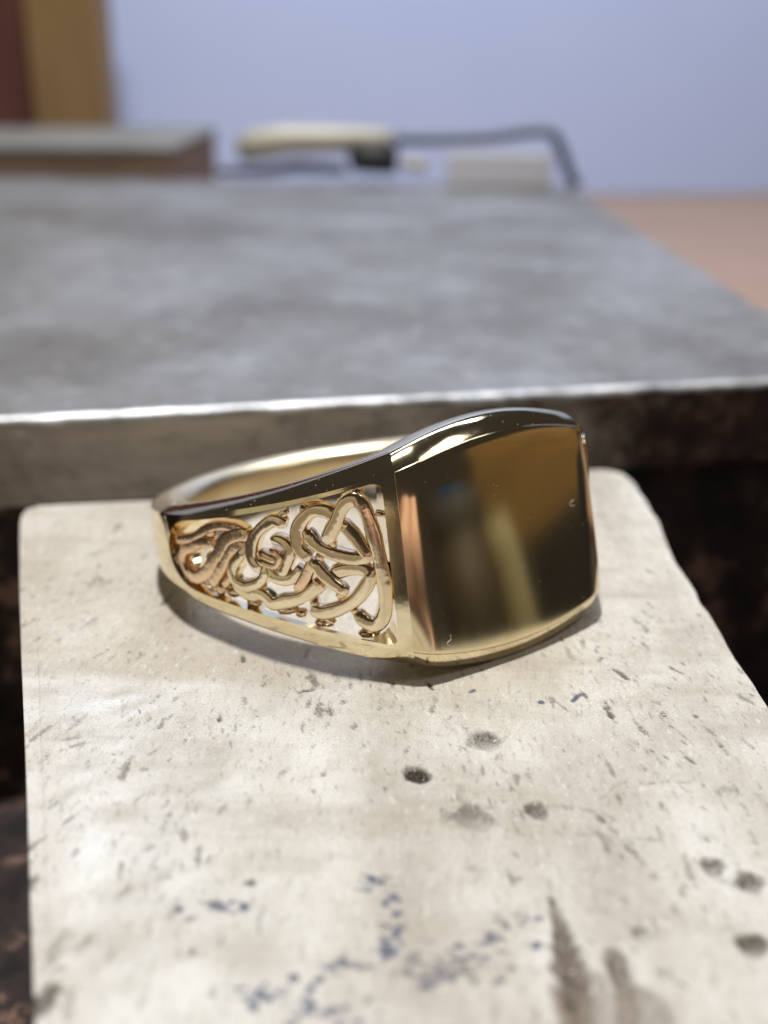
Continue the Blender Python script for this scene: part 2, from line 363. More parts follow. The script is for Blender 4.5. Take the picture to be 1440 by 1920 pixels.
# marks (all in mm on the block's top)
grime_and_shade = np.zeros_like(X); ink = np.zeros_like(X); scorch = np.zeros_like(X); sheen_tint = np.zeros_like(X); dust_and_tint = np.zeros_like(X)
def local(cx_, cy_, r):
    return (np.abs(X-cx_) < r) & (np.abs(Y-cy_) < r)
def stamp(px, py, ra, rb, ang, fn):
    c = at(px, py); m = local(c[0], c[1], max(ra, rb)*1.8); dx, dy = X[m]-c[0], Y[m]-c[1]
    ca, sa = math.cos(ang), math.sin(ang); a = (dx*ca+dy*sa)/ra; b_ = (-dx*sa+dy*ca)/rb
    fn(m, np.hypot(a, b_), a, b_)
jag = smooth_noise(X+60, Y+80, 0.28, 41)-0.5
def pit(px, py, ra, rb, depth, dark):
    def f(m, d, a, b_):
        d = d + jag[m]*0.5; k = np.clip(1.15-d, 0, 1); k = k*k*(3-2*k)
        Z[m] -= depth*k
        side = np.clip(0.5+0.9*b_, 0, 1)                 # dirt with the pit's rim shade painted in, darker at its far wall
        grime_and_shade[m] = np.maximum(grime_and_shade[m], min(1, dark*1.35)*np.clip((1.05-d)*3, 0, 1)*(0.45+0.55*side))
    stamp(px, py, ra, rb, 0.1, f)
for p in [(910, 1388, .85, .85, .28, .55), (783, 1453, .56, .60, .60, .98), (886, 1533, 1.0, 1.0, .30, .50), (1006, 1520, .50, .6, .22, .72),
          (1338, 1626, .52, .58, .28, .55), (1404, 1656, .62, .62, .30, .60), (1412, 1772, .64, .62, .34, .68), (1368, 1487, .55, .6, .14, .28),
          (1200, 1753, .34, .4, .14, .5), (181, 1093, .8, .9, .05, .32), (470, 1655, .22, .2, .08, .7), (360, 1785, .2, .2, .08, .6), (716, 1652, .3, .4, .05, .3)]:
    pit(*p)
def streak(px, py, ln, wd, ang, dark, depth=0.06, layer=None):
    lay = grime_and_shade if layer is None else layer
    def f(m, d, a, b_):
        d = d + jag[m]*0.9; k = np.clip((1.1-d)*1.6, 0, 1)
        lay[m] = np.maximum(lay[m], dark*k); Z[m] -= depth*k
    stamp(px, py, ln, wd, ang, f)
up = math.pi/2
named = [(455, 1237, .55, .16, up+.1, .8), (540, 1263, .4, .12, up+.3, .8), (578, 1293, .5, .16, .5, .7), (620, 1332, .5, .13, up+.2, .75), (412, 1347, .4, .14, up, .8),
 (567, 1365, .7, .11, up+.1, .6), (665, 1360, .4, .1, up, .6), (575, 1222, .5, .15, up, .7), (1124, 1238, .5, .14, up-.6, .7), (1160, 1260, .55, .13, up+.5, .9), (1168, 1268, .5, .13, up+.5, .9),
 (1270, 1258, .5, .15, up+.6, .95), (1095, 1302, .5, .13, up+.2, .8), (1144, 1340, .7, .14, up+.25, .95), (1138, 1322, .4, .1, up+.2, .8), (1245, 1340, .3, .12, up+.2, .8), (1305, 1343, .25, .12, up, .8),
 (1220, 1134, .45, .1, up+.2, .7), (1290, 1418, .5, .13, up+.4, .7), (806, 1284, .45, .10, up+.4, .8), (1055, 1325, .5, .12, up+.5, .6), (870, 1440, .5, .08, up, .5), (828, 1520, .7, .10, up, .4),
 (132, 1385, .5, .25, .4, .5), (150, 1395, .5, .2, .4, .5), (62, 1650, .6, .3, up, .7), (75, 1880, .9, .45, 1.2, .8), (230, 1440, .22, .14, 0, .6), (270, 1443, .2, .14, 0, .5), (310, 1540, .8, .14, up-.1, .5)]
for s in named: streak(*s)
# long dark scratches
def scratch(pts, wd, dark, depth=0.08, layer=None):
    q = spline([at(*p)[:2] for p in pts], 0.12)
    lay = grime_and_shade if layer is None else layer
    for i, p in enumerate(q):
        if random.random() < 0.10: continue
        m = local(p[0], p[1], wd*2.5); d = np.hypot(X[m]-p[0], Y[m]-p[1])/(wd*random.uniform(0.6, 1.3))
        k = np.clip(1.2-d, 0, 1); lay[m] = np.maximum(lay[m], dark*k*random.uniform(.6, 1)); Z[m] -= depth*0.25*k
scratch([(1180, 1476), (1215, 1468), (1250, 1464), (1292, 1466)], .13, .55)
scratch([(1010, 1516), (1050, 1510), (1100, 1518), (1142, 1530)], .13, .55)
scratch([(1090, 1566), (1130, 1566), (1160, 1572), (1240, 1575)], .16, .50)
scratch([(860, 1494), (960, 1480), (1000, 1478)], .09, .35)
scratch([(1125, 1498), (1150, 1478), (1166, 1468)], .12, .45)
scratch([(1185, 1340), (1260, 1390)], .06, .25); scratch([(140, 1400), (175, 1425)], .06, .3)
scratch([(300, 1250), (130, 1262), (60, 1280)], .10, .25, 0.02, dust_and_tint)
# splintered scorched gouges bottom right
def gouge(pts, widths, depth, val):
    q = spline([(*at(*p)[:2], w_) for p, w_ in zip(pts, widths)], 0.10)
    for p in q:
        m = local(p[0], p[1], p[2]*1.6+.2); d = np.hypot(X[m]-p[0], Y[m]-p[1])/max(p[2], .05) + jag[m]*0.9
        k = np.clip((1.15-d)*1.6, 0, 1); scorch[m] = np.maximum(scorch[m], val*k); Z[m] = np.minimum(Z[m], -depth*k*(0.8+0.8*jag[m]))
gouge([(1036, 1682), (1048, 1730), (1062, 1790), (1078, 1850), (1092, 1930), (1100, 2010)], [.07, .20, .50, .62, .66, .7], .45, .98)
gouge([(1152, 1795), (1166, 1830), (1178, 1880), (1190, 1990)], [.36, .40, .42, .5], .30, .85)
gouge([(1120, 1830), (1140, 1900), (1150, 1990)], [.2, .5, .6], .16, .6)
gouge([(1205, 1860), (1230, 1900), (1250, 1990)], [.25, .55, .6], .16, .6)
scratch([(1048, 1740), (1060, 1800), (1072, 1860), (1085, 1930), (1092, 2000)], .20, .95, .3)
scratch([(1150, 1795), (1160, 1850), (1166, 1930)], .12, .8, .2)
scratch([(1062, 1730), (1070, 1790)], .16, .5, .2)
# blue-black ink flecks
for (px, py, n, sx, sy) in [(850, 1800, 55, 55, 26), (812, 1830, 30, 30, 14), (735, 1775, 14, 16, 22), (960, 1720, 14, 30, 50), (700, 1655, 16, 20, 10), (400, 1700, 14, 30, 12), (560, 1880, 26, 60, 34), (930, 1760, 8, 12, 8),
                            (640, 1810, 12, 50, 20), (1000, 1300, 6, 60, 20), (730, 1710, 10, 18, 20), (490, 1860, 10, 24, 12), (630, 1905, 12, 40, 20)]:
    for _ in range(n):
        streak(px+rng.normal()*sx, py+rng.normal()*sy*0.8, rng.uniform(.10, .36), rng.uniform(.08, .18), rng.uniform(-.5, 1.3), rng.uniform(.35, .95), 0.0, ink)
# pores all over: short, dragged along the grain, thickest in patches
dens = smooth_noise(np.linspace(0, 1, 5), np.linspace(0, 1, 5), 1, 1)
cnt = 0
for _ in range(5200):
    x_, y_ = rng.uniform(-19, 18), rng.uniform(-38, 14)
    dn = smooth_noise(np.array([x_+60]), np.array([y_+80]), 3.2, 51)[0]*0.7 + smooth_noise(np.array([x_+60]), np.array([y_+80]), 1.1, 52)[0]*0.3
    if rng.random() > (dn-0.30)*2.2: continue
    m = local(x_, y_, 1.0); s_ = rng.pareto(2.6)*0.10+0.07; s_ = min(s_, .42)
    if not m.any(): continue
    an = up + 0.02*x_ + rng.normal()*0.22; ca, sa = math.cos(an), math.sin(an); dx, dy = X[m]-x_, Y[m]-y_
    d = np.hypot((dx*ca+dy*sa)/(s_*2.6), (-dx*sa+dy*ca)/(s_*0.45+.03)) + jag[m]*0.8
    k = np.clip((1.1-d)*1.6, 0, 1)*rng.uniform(.12, .66); grime_and_shade[m] = np.maximum(grime_and_shade[m], k); Z[m] -= 0.05*k
# painted sheen: whiter zone lower left; plain tan tint at the back
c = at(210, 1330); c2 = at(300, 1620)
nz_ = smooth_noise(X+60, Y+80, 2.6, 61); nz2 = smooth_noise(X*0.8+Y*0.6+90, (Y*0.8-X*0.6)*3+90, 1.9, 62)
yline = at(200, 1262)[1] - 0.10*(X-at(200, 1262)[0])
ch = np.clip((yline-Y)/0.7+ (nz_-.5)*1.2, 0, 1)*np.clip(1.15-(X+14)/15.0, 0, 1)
sheen_tint[:] = np.clip(ch*(0.55+0.9*(nz2-.35)), 0, 1)
dust_and_tint[:] = np.clip((Y-yline)/1.2+0.4+(nz_-.5)*1.5, 0, 1)*np.clip(0.9-(X-2)/22.0, 0.25, 1)*0.8
dust_and_tint[:] = np.maximum(dust_and_tint, np.clip(1.2-np.abs(X-X[:, :1])/2.2-nz_, 0, 1)*0.7)
# skirt
V = np.stack([X.ravel(), Y.ravel(), Z.ravel()], 1)
idx = np.arange(ny*nx).reshape(ny, nx)
q = np.stack([idx[:-1, :-1], idx[1:, :-1], idx[1:, 1:], idx[:-1, 1:]], -1).reshape(-1, 4)
rim = np.concatenate([idx[0, :], idx[1:, -1], idx[-1, :-1][::-1], idx[1:-1, 0][::-1]])
nr = len(rim); base = len(V)
low = V[rim].copy(); low[:, 2] = -23.995
V2 = np.vstack([V, low]); sk = [(rim[(i+1) % nr], rim[i], base+i, base+(i+1) % nr) for i in range(nr)]
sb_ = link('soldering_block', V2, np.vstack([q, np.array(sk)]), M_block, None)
recalc(sb_)
tag(sb_, 'pale pitted soldering block with blue flecks and brown gouges under the ring', 'soldering block')
for nm, arr in (('grime', grime_and_shade), ('ink', ink), ('scorch', scorch), ('chalk', sheen_tint), ('dust', dust_and_tint)):
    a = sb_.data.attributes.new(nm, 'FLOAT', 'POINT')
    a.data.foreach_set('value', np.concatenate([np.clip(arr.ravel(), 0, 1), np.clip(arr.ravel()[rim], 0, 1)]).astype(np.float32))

# ================================================================ THE RING
G = dict(R=11.05, d=11.92, w=5.65, hc=3.97, hm=4.78, sag=.40, hb=1.18, q=2.70, Rb=9.04, phi1=72.8, p=1.75, bm=.72, bb=.24, tau=.181, yaw=math.radians(36.5))
z0 = (G['R']-.5)*math.sin(G['tau']) + (G['hb']+G['bb'])*math.cos(G['tau'])
ct, st_ = math.cos(G['tau']), math.sin(G['tau'])
NX, NY = math.sin(G['yaw']), -math.cos(G['yaw']); TX, TY = math.cos(G['yaw']), math.sin(G['yaw'])
# ring frame axes in the world: u (towards the face), v (along the face), a (finger axis)
RU = np.array([ct*NX, ct*NY, st_]); RV = np.array([TX, TY, 0]); RA = np.array([-st_*NX, -st_*NY, ct])
RS = 1.03                                   # finger-size scale of the whole ring
R0 = np.array([-0.02, 1.55, z0*RS+.02])
ring = empty('signet_ring', R0)
ring.matrix_world = Matrix.Translation(Vector(R0*MM)) @ Matrix(((RU[0], RV[0], RA[0]), (RU[1], RV[1], RA[1]), (RU[2], RV[2], RA[2]))).to_4x4() @ Matrix.Scale(RS, 4)
tag(ring, 'gold signet ring with a blank square face and openwork knot shoulders, lying on its side', 'ring')
def to_ring(p):
    q_ = (np.asarray(p) - R0)/RS; return np.array([q_@RU, q_@RV, q_@RA])
phc = math.degrees(math.atan2(G['w'], G['d']-G['sag']-0.24)); rc = math.hypot(G['w'], G['d']-G['sag']-0.24)
def prof(ph):
    ph = abs(ph) if abs(ph) <= 180 else 360-abs(ph)
    g = max(0, (G['phi1']-ph)/(G['phi1']-phc)); r = G['R'] + (rc-G['R'])*g**G['p']
    t = max(0, (180-ph)/(180-phc)); h = G['hb'] + (G['hc']-G['hb'])*t**G['q']; b_ = G['bb'] + (G['bm']-G['bb'])*t**2.3
    return r, h, b_
def face_u(v):
    x = abs(v)/G['w']; return G['d'] - G['sag']*x**2 - 0.24*max(0, (x-0.80)/0.20)**1.6
# plan columns: (outer u, v, inner u, v, h, b, zone)
cols = []
NB = 230
for i in range(NB):                        # left side, back to corner
    ph = 180 - (180-phc-0.05)*(i/(NB-1)); r, h, b_ = prof(ph); a = -math.radians(ph)
    cols.append([r*math.cos(a), r*math.sin(a), ph, h, b_, 'L'])
NF = 90
for i in range(1, NF):
    x = -1 + 2*i/NF; v_ = G['w']*math.sin(x*math.pi/2)*1.0
    h = G['hc'] + (G['hm']-G['hc'])*(1-(v_/G['w'])**2)
    cols.append([face_u(v_), v_, 0, h, G['bm']+.05*(1-(v_/G['w'])**2), 'F'])
left = cols[:NB]
for c_ in left[1:][::-1]:
    cols.append([c_[0], -c_[1], c_[2], c_[3], c_[4], 'R'])
NC = len(cols)
# drop the corner columns to the face's rolled edge height
OPEN0, OPEN1 = phc+2.5, 93.0               # the openwork window, degrees from the face
def window(ph, h):
    if ph < OPEN0 or ph > OPEN1: return 0.0
    rail = 0.19 + 0.10*(ph-phc)/60
    o = h - rail
    e1 = (ph-OPEN0)/3.2; e2 = (OPEN1-ph)/10.0
    if e1 < 1: o *= 0.88 + 0.12*math.sqrt(max(0, 1-(1-e1)**2))
    if e2 < 1: o *= math.sqrt(max(0.02, 1-(1-e2)**2))
    return max(o, 0.03)
NRO = 5                                     # rows per rail, rows across the window
def outer_rows(h, o, n_mid=14):
    top = [o + (h-o)*k/NRO for k in range(NRO+1)]
    mid = [-o + 2*o*k/n_mid for k in range(1, n_mid)]
    return [-t for t in top[::-1]] + mid + top
verts, loops = [], []
n_dome = 16
for (u_, v_, ph, h, b_, zone) in cols:
    fx = abs(v_)/G['w']; fb = 1-max(0, (fx-0.85)/0.15)**2 if zone == 'F' else 0; fb2 = 1-max(0, (fx-0.9)/0.1)**3 if zone == 'F' else 0
    o = window(ph, h) if zone in 'LR' else h*0.92
    if zone in 'LR' and o <= 0: o = h*0.92
    rows = outer_rows(h, o); nrw = len(rows)
    ang = math.atan2(v_, u_) ; iu, iv = G['Rb']*math.cos(ang), G['Rb']*math.sin(ang)
    th = math.hypot(u_-iu, v_-iv)
    L_ = []
    thin = min(1, max(0, (ph-OPEN0+.6)/7), max(0, (OPEN1+4-ph)/12)) if zone != 'F' else 0
    for a_ in rows:                         # outer surface; shoulders and band slightly barrelled, face slightly domed at its upper and lower edge
        x = abs(a_)/h
        if zone == 'F': k_ = -0.012*x*x - 0.02*max(0, (x-0.97)/0.03)**2 - fb*(0.20*max(0, (a_/h-0.72)/0.28)**2.2) - (1-fb)*0.10*x**3 - 0.064*a_
        else: k_ = -0.10*x**3 - 0.064*a_*math.exp(-((ph-phc)/16)**2)
        sc_ = 1 + k_/math.hypot(u_, v_)
        verts.append((u_*sc_, v_*sc_, a_)); L_.append(len(verts)-1)
    # top dome outer -> inner
    def dome(sign):
        out = []
        ee = (-0.032*fb-(0.20*fb if sign > 0 else 0) - 0.10*(1-fb) - sign*0.064*h*(1 if zone == 'F' else math.exp(-((ph-phc)/16)**2)))/math.hypot(u_, v_)
        ou, ov = u_*(1+ee), v_*(1+ee); kt = 1 + (thin*(max(0, th-0.7)/G['Rb']) if sign < 0 else 0); jx, jy = iu*kt, iv*kt
        for k in range(1, n_dome+1):
            s_ = (k/(n_dome+1))**1.6
            cap = min(1.0, th*s_/(1.1 if sign > 0 else 0.55)) if zone != 'F' or sign > 0 else min(1.0, th*s_/(0.40*fb+0.55*(1-fb)))       # rises over the first 1.1 mm then flat and drops to the bore
            z_ = b_*(1-(1-cap)**(1.3 if zone == 'F' and sign < 0 else 1.7))
            tail = max(0, (s_-0.50)/0.50) if sign > 0 else max(0, (s_-0.3)/0.7); z_ -= (0.34 if zone == 'F' else 0.50)*tail**2
            out.append((ou*(1-s_)+jx*s_, ov*(1-s_)+jy*s_, sign*(h+z_)))
        return out
    D = dome(1)
    for p_ in D: verts.append(p_); L_.append(len(verts)-1)
    for a_ in rows[::-1]:
        # inner bore, comfort-rounded
        x = abs(a_)/h; hh_ = h + b_ - (0.34 if zone == 'F' else 0.50)
        ks = 1+0.012*x**4
        if a_ < 0: ks *= 1 + thin*(max(0, th-0.7)/G['Rb'])
        verts.append((iu*ks, iv*ks, a_*hh_/h)); L_.append(len(verts)-1)
    for p_ in dome(-1)[::-1]: verts.append(p_); L_.append(len(verts)-1)
    loops.append((L_, nrw, zone, ph))
KL = len(loops[0][0]); nrw = loops[0][1]
lo_open, hi_open = NRO, nrw-1-NRO           # row indices bounding the window
Fband, Fface = [], []
def is_open(ci):
    L_, _, zone, ph = loops[ci]; L2, _, z2, ph2 = loops[(ci+1) % NC]
    return zone in 'LR' and z2 in 'LR' and OPEN0 <= ph <= OPEN1 and OPEN0 <= ph2 <= OPEN1
inner0 = nrw + n_dome
for i in range(NC):
    a_, b_ = loops[i][0], loops[(i+1) % NC][0]
    isF = loops[i][2] == 'F' or loops[(i+1) % NC][2] == 'F'
    op = is_open(i)
    for k in range(KL):
        k2 = (k+1) % KL
        if op and lo_open <= k < hi_open: continue
        if op:
            j = k-inner0                    # inner rows run downwards
            if 0 <= j < nrw-1 and lo_open <= (nrw-1-j)-1 < hi_open: continue
        f = (a_[k], b_[k], b_[k2], a_[k2])
        if isF and k < nrw-1: Fface.append(f)
        else: Fband.append(f)
    if op:
        for r_ in (lo_open, hi_open):
            ir = inner0 + (nrw-1-r_)
            Fband.append((a_[r_], b_[r_], b_[ir], a_[ir]))
    if op != is_open((i-1) % NC):
        for r_ in range(lo_open, hi_open):
            ir, ir2 = inner0+(nrw-1-r_), inner0+(nrw-1-r_-1)
            Fband.append((a_[r_], a_[r_+1], a_[ir2], a_[ir]))
def sub(name, Fc, m, sharp=None):
    used = sorted({i for f in Fc for i in f}); mp = {u: n for n, u in enumerate(used)}
    o = link(name, [verts[u] for u in used], [[mp[i] for i in f] for f in Fc], m, ring); recalc(o)
    me = o.data; me.set_sharp_from_angle(angle=math.radians(sharp or 40)); return o
band = sub('band', Fband, M_band, 42)
M_satin = gold('satin_gold', (0.93, 0.80, 0.55), (0.90, 0.76, 0.50), 0.26, 0.40, 20, 0.15, 0.004)
band.data.materials.append(M_satin)
for p_ in band.data.polygons:
    c_ = p_.center/MM; rad_ = math.hypot(c_.x, c_.y); nin = -(p_.normal.x*c_.x + p_.normal.y*c_.y)/max(rad_, .1)
    if (rad_ < G['Rb']+.35 and nin > 0.5) or (p_.normal.z > 0.35 and c_.x < -1.5): p_.material_index = 1
face = sub('face', Fface, M_face, 60)
# give the face plate a body behind its skin
so = face.modifiers.new('thickness', 'SOLIDIFY'); so.thickness = 0.05; so.offset = -1
# make sure the skin points outwards
bm = bmesh.new(); bm.from_mesh(face.data)
if sum(f.normal.x*f.calc_area() for f in bm.faces) < 0: bmesh.ops.reverse_faces(bm, faces=bm.faces)
bm.to_mesh(face.data); bm.free()

# ---- openwork: strands traced in the plane of the shoulder, laid over and under one another
def on_shoulder(px, py):                    # point of the left shoulder seen along a sight line -> (phi, a)
    d_ = ray(px, py); o_ = to_ring(CAM); d2 = np.array([d_@RU, d_@RV, d_@RA])
    lo, hi = 40.0, 90.0
    t_ = 55.0
    prev = None
    for k in range(900):
        t_ = 43.0 + k*0.03; p = o_ + d2*t_
        ph = -math.degrees(math.atan2(p[1], p[0]))
        if p[1] > 0: continue
        r, h, b_ = prof(ph)
        if math.hypot(p[0], p[1]) <= r: return ph, p[2]
    return ph, p[2]
def a0(x, y): return (530+x/6, 900+y/6)
def b0(x, y): return (300+x/5.143, 930+y/5.143)
PXW = 9.0
strands = [
 # (points, half width mm, lift start, lift end, material)
 ([a0(485, 715), a0(520, 640), a0(590, 500), a0(650, 350), a0(730, 260), a0(820, 235), a0(910, 320), a0(985, 490), a0(1050, 700), a0(1100, 900), a0(1145, 1120), a0(1170, 1330), a0(1150, 1540), a0(1080, 1650), a0(980, 1650), a0(890, 1590), a0(835, 1520)], .26, .10, 0, 's'),
 ([a0(655, 508), a0(700, 555), a0(790, 650), a0(880, 770), a0(960, 890), a0(880, 912), a0(740, 905), a0(570, 860), a0(430, 800), a0(310, 700), a0(245, 590)], .24, -.16, 0, 's'),
 ([a0(600, 450), a0(550, 410), a0(470, 370), a0(340, 365), a0(220, 450), a0(150, 560), a0(140, 690), a0(190, 820), a0(300, 900)], .26, -.08, .05, 's'),
 ([a0(540, 1110), a0(610, 1070), a0(730, 1035), a0(880, 1030), a0(975, 1060), a0(985, 1150), a0(920, 1270), a0(820, 1380), a0(700, 1450), a0(560, 1505), a0(420, 1520), a0(300, 1470)], .25, -.14, 0, 's'),
 ([a0(330, 920), a0(420, 1050), a0(520, 1150), a0(630, 1235), a0(725, 1290)], .23, .10, .02, 's'),
 ([a0(320, 900), a0(285, 1010), a0(240, 1110), a0(190, 1190), a0(130, 1270)], .22, 0, 0, 'r'),
 ([a0(450, 1180), a0(350, 1250), a0(250, 1320), a0(130, 1372), a0(0, 1395), b0(1060, 1060), b0(1000, 1000), b0(930, 960), b0(850, 970), b0(760, 930), b0(680, 860)], .26, 0, 0, 's'),
 ([a0(340, 1130), a0(440, 1240)], .13, .10, .10, 'r'),
 ([b0(1190, 290), b0(1080, 250), b0(980, 300), b0(900, 380), b0(855, 470), b0(845, 560), b0(860, 640), b0(940, 740)], .24, 0, 0, 's'),
 ([b0(1050, 445), b0(1130, 440), b0(1210, 500), b0(1225, 590), b0(1190, 700), b0(1150, 810)], .21, .04, 0, 's'),
 ([b0(930, 560), b0(1030, 610), b0(1120, 650)], .16, .06, .06, 'r'),
 ([b0(1040, 530), b0(1130, 580), b0(1120, 660), b0(1080, 690), b0(930, 640)], .12, .10, .10, 'r'),
 ([b0(1010, 720), b0(1080, 800), b0(1180, 830), b0(1280, 800), b0(1350, 700)], .22, 0, 0, 's'),
 ([b0(790, 540), b0(715, 630), b0(665, 730), b0(690, 830), b0(770, 885), b0(870, 880), b0(960, 820), b0(1000, 700)], .22, .05, 0, 's'),
 ([b0(820, 380), b0(700, 390), b0(600, 440), b0(540, 550), b0(475, 650), b0(420, 740), b0(320, 800), b0(220, 760)], .30, .04, 0, 'r'),
 ([b0(800, 500), b0(680, 510), b0(610, 580), b0(560, 680), b0(500, 790), b0(450, 880)], .26, 0, 0, 'r'),
 ([b0(110, 430), b0(250, 420), b0(330, 380), b0(400, 335), b0(520, 300), b0(690, 325), b0(820, 380)], .20, 0, 0, 'r'),
 ([b0(320, 490), b0(200, 530), b0(165, 640), b0(220, 760), b0(330, 790), b0(440, 720), b0(480, 600)], .24, 0, .0, 'r'),
 ([b0(240, 500), b0(360, 460), b0(470, 480)], .22, .0, .0, 'r'),
 ([b0(560, 900), b0(640, 790), b0(720, 650)], .17, -.1, -.1, 'r'),
 ([b0(900, 900), b0(980, 810), b0(1000, 700)], .16, 0, 0, 'r'),
 # short pegs tying the knot to the rails
 ([a0(820, 250), a0(850, 120)], .14, -.1, -.1, 's'), ([a0(240, 420), a0(190, 300)], .16, -.1, -.1, 's'), ([b0(1080, 250), b0(1200, 160)], .14, -.1, -.1, 's'),
 ([a0(330, 1480), a0(560, 1650)], .10, -.12, -.12, 'r'), ([a0(340, 1360), a0(330, 1500)], .16, -.1, -.1, 'r'), ([a0(980, 1650), a0(1010, 1790)], .16, -.1, -.1, 's'), ([a0(1060, 400), a0(1170, 420)], .12, -.1, -.1, 's'),
 ([a0(1170, 1330), a0(1260, 1400)], .15, -.1, -.1, 'r'), ([b0(800, 900), b0(820, 1040)], .15, -.1, -.1, 'r'), ([a0(420, 830), a0(380, 960)], .16, -.05, -.05, 'r'), ([a0(850, 910), a0(850, 1030)], .15, -.12, -.12, 'r'),
 ([a0(600, 1350), a0(720, 1280)], .14, -.1, -.1, 'r'), ([a0(760, 1440), a0(840, 1550)], .14, -.1, -.1, 'r'), ([a0(520, 680), a0(570, 780)], .13, -.1, -.1, 'r'), ([a0(640, 500), a0(720, 540)], .12, -.1, -.1, 'r'),
 ([b0(560, 900), b0(500, 960)], .2, -.1, -.1, 'r'), ([a0(0, 1000), a0(110, 840)], .15, -.05, -.05, 'r'), ([a0(100, 780), b0(1180, 600)], .12, -.1, -.1, 'r'),
]
def strand(pa, hw, l0, l1, m, mirror=False):
    pts = pa; n = len(pts); k = 16; V = []; Fc = []
    pos, out = [], []
    for i, (ph, a_, ) in enumerate([(p[0], p[1]) for p in pts]):
        r, h, b_ = prof(ph); an = -math.radians(ph) if not mirror else math.radians(ph)
        t_ = i/max(1, n-1); lf = l0*(1-t_) + l1*t_
        rad = r - 0.42 + lf
        pos.append(np.array([rad*math.cos(an), rad*math.sin(an), a_])); out.append(np.array([math.cos(an), math.sin(an), 0]))
    for i in range(n):
        t_ = pos[min(i+1, n-1)] - pos[max(i-1, 0)]; t_ /= np.linalg.norm(t_)
        o_ = out[i]; s_ = np.cross(t_, o_); s_ /= np.linalg.norm(s_)
        wob_ = 1.08 + 0.07*math.sin(i*0.35+hw*50) + rng.normal()*0.012
        end = min(1.0, 0.72+0.28*min(i, n-1-i)/2.0)
        for j in range(k):
            th = 2*math.pi*(j+.5)/k; c_, q_ = math.cos(th), math.sin(th)
            e_ = 0.36
            cs = math.copysign(abs(c_)**e_, c_); sn = math.copysign(abs(q_)**(e_ if q_ < 0 else 0.52), q_)
            V.append(pos[i] + s_*(hw*1.12)*wob_*end*cs*(1.0 if q_ > 0 else 1.12) + o_*((0.33 if q_ < 0 else 0.26)*sn*end*(1+rng.normal()*0.012)))
    for i in range(n-1):
        for j in range(k): Fc.append((i*k+j, i*k+(j+1) % k, (i+1)*k+(j+1) % k, (i+1)*k+j))
    Fc.append(tuple(range(k))[::-1]); Fc.append(tuple((n-1)*k+j for j in range(k)))
    o = link('knot_strand', V, Fc, m, ring); recalc(o); o.data.set_sharp_from_angle(angle=math.radians(60)); return o
def to_mm(pa):                              # (phi, a) pairs -> keep, but scaled so the spline step is about 0.1 mm
    return pa
for pts, hw, l0, l1, mk in strands:
    pa = [on_shoulder(*p) for p in pts]
    # spline in millimetres along the shoulder, then back to angle
    mmp = [(ph*math.pi/180*11.2, a_) for ph, a_ in pa]
    sp_ = spline(mmp, 0.10)
    pa2 = [(p[0]/11.2*180/math.pi, p[1]) for p in sp_]
    m = M_strand if mk == 's' else M_rosy
    for mir in (False, True):
        # strand() re-splines; feed every point
        def run(pa2=pa2, mir=mir):
            return strand_direct(pa2, hw, l0, l1, m, mir)
        strand_direct = lambda P_, a1, a2, a3, a4, a5: strand([(x, y) for x, y in P_], a1, a2, a3, a4, a5)
        run()
# rough solder where the knot melts into the narrow end of the window
def blob(px, py, rx, ry, lift, mir):
    ph, a_ = on_shoulder(px, py); r, h, b_ = prof(ph); an = math.radians(ph)*(1 if mir else -1)
    c_ = np.array([(r-.42+lift)*math.cos(an), (r-.42+lift)*math.sin(an), a_]); o_ = np.array([math.cos(an), math.sin(an), 0]); s_ = np.cross([0, 0, 1], o_)
    V = []; nu, nv = 14, 9
    for j in range(nv+1):
        for i in range(nu):
            th, f_ = 2*math.pi*i/nu, math.pi*j/nv
            k_ = 1+rng.normal()*0.06
            V.append(c_ + k_*(s_*rx*math.sin(f_)*math.cos(th) + np.array([0, 0, 1])*ry*math.sin(f_)*math.sin(th) + o_*0.26*math.cos(f_)))
    Fc = [(j*nu+i, j*nu+(i+1) % nu, (j+1)*nu+(i+1) % nu, (j+1)*nu+i) for j in range(nv) for i in range(nu)]
    o = link('solder_bead', V, Fc, M_rosy, ring); recalc(o)
for px, py, rx, ry, lf in [(*b0(150, 430), .45, .35, .02), (*b0(200, 800), .4, .3, .0), (*b0(120, 620), .4, .7, .0), (*b0(430, 370), .35, .25, .0), (*b0(500, 900), .5, .3, -.05), (*b0(400, 620), .0+.25, .3, -.2), (*b0(560, 560), .3, .5, -.22), (*b0(620, 800), .35, .35, -.25), (*b0(380, 850), .5, .2, -.1), (*b0(640, 950), .42, .30, -.12), (*b0(850, 1060), .40, .28, -.12), (*b0(1180, 1130), .55, .26, -.15), (*b0(1330, 1160), .30, .24, -.12), (*a0(450, 1640), .50, .24, -.15), (*a0(980, 1760), .50, .26, -.15), (*b0(640, 290), .5, .14, -.15), (*a0(330, 290), .5, .12, -.15), (*a0(850, 150), .3, .12, -.15)]:
    for mir in (False, True): blob(px, py, rx, ry, lf, mir)

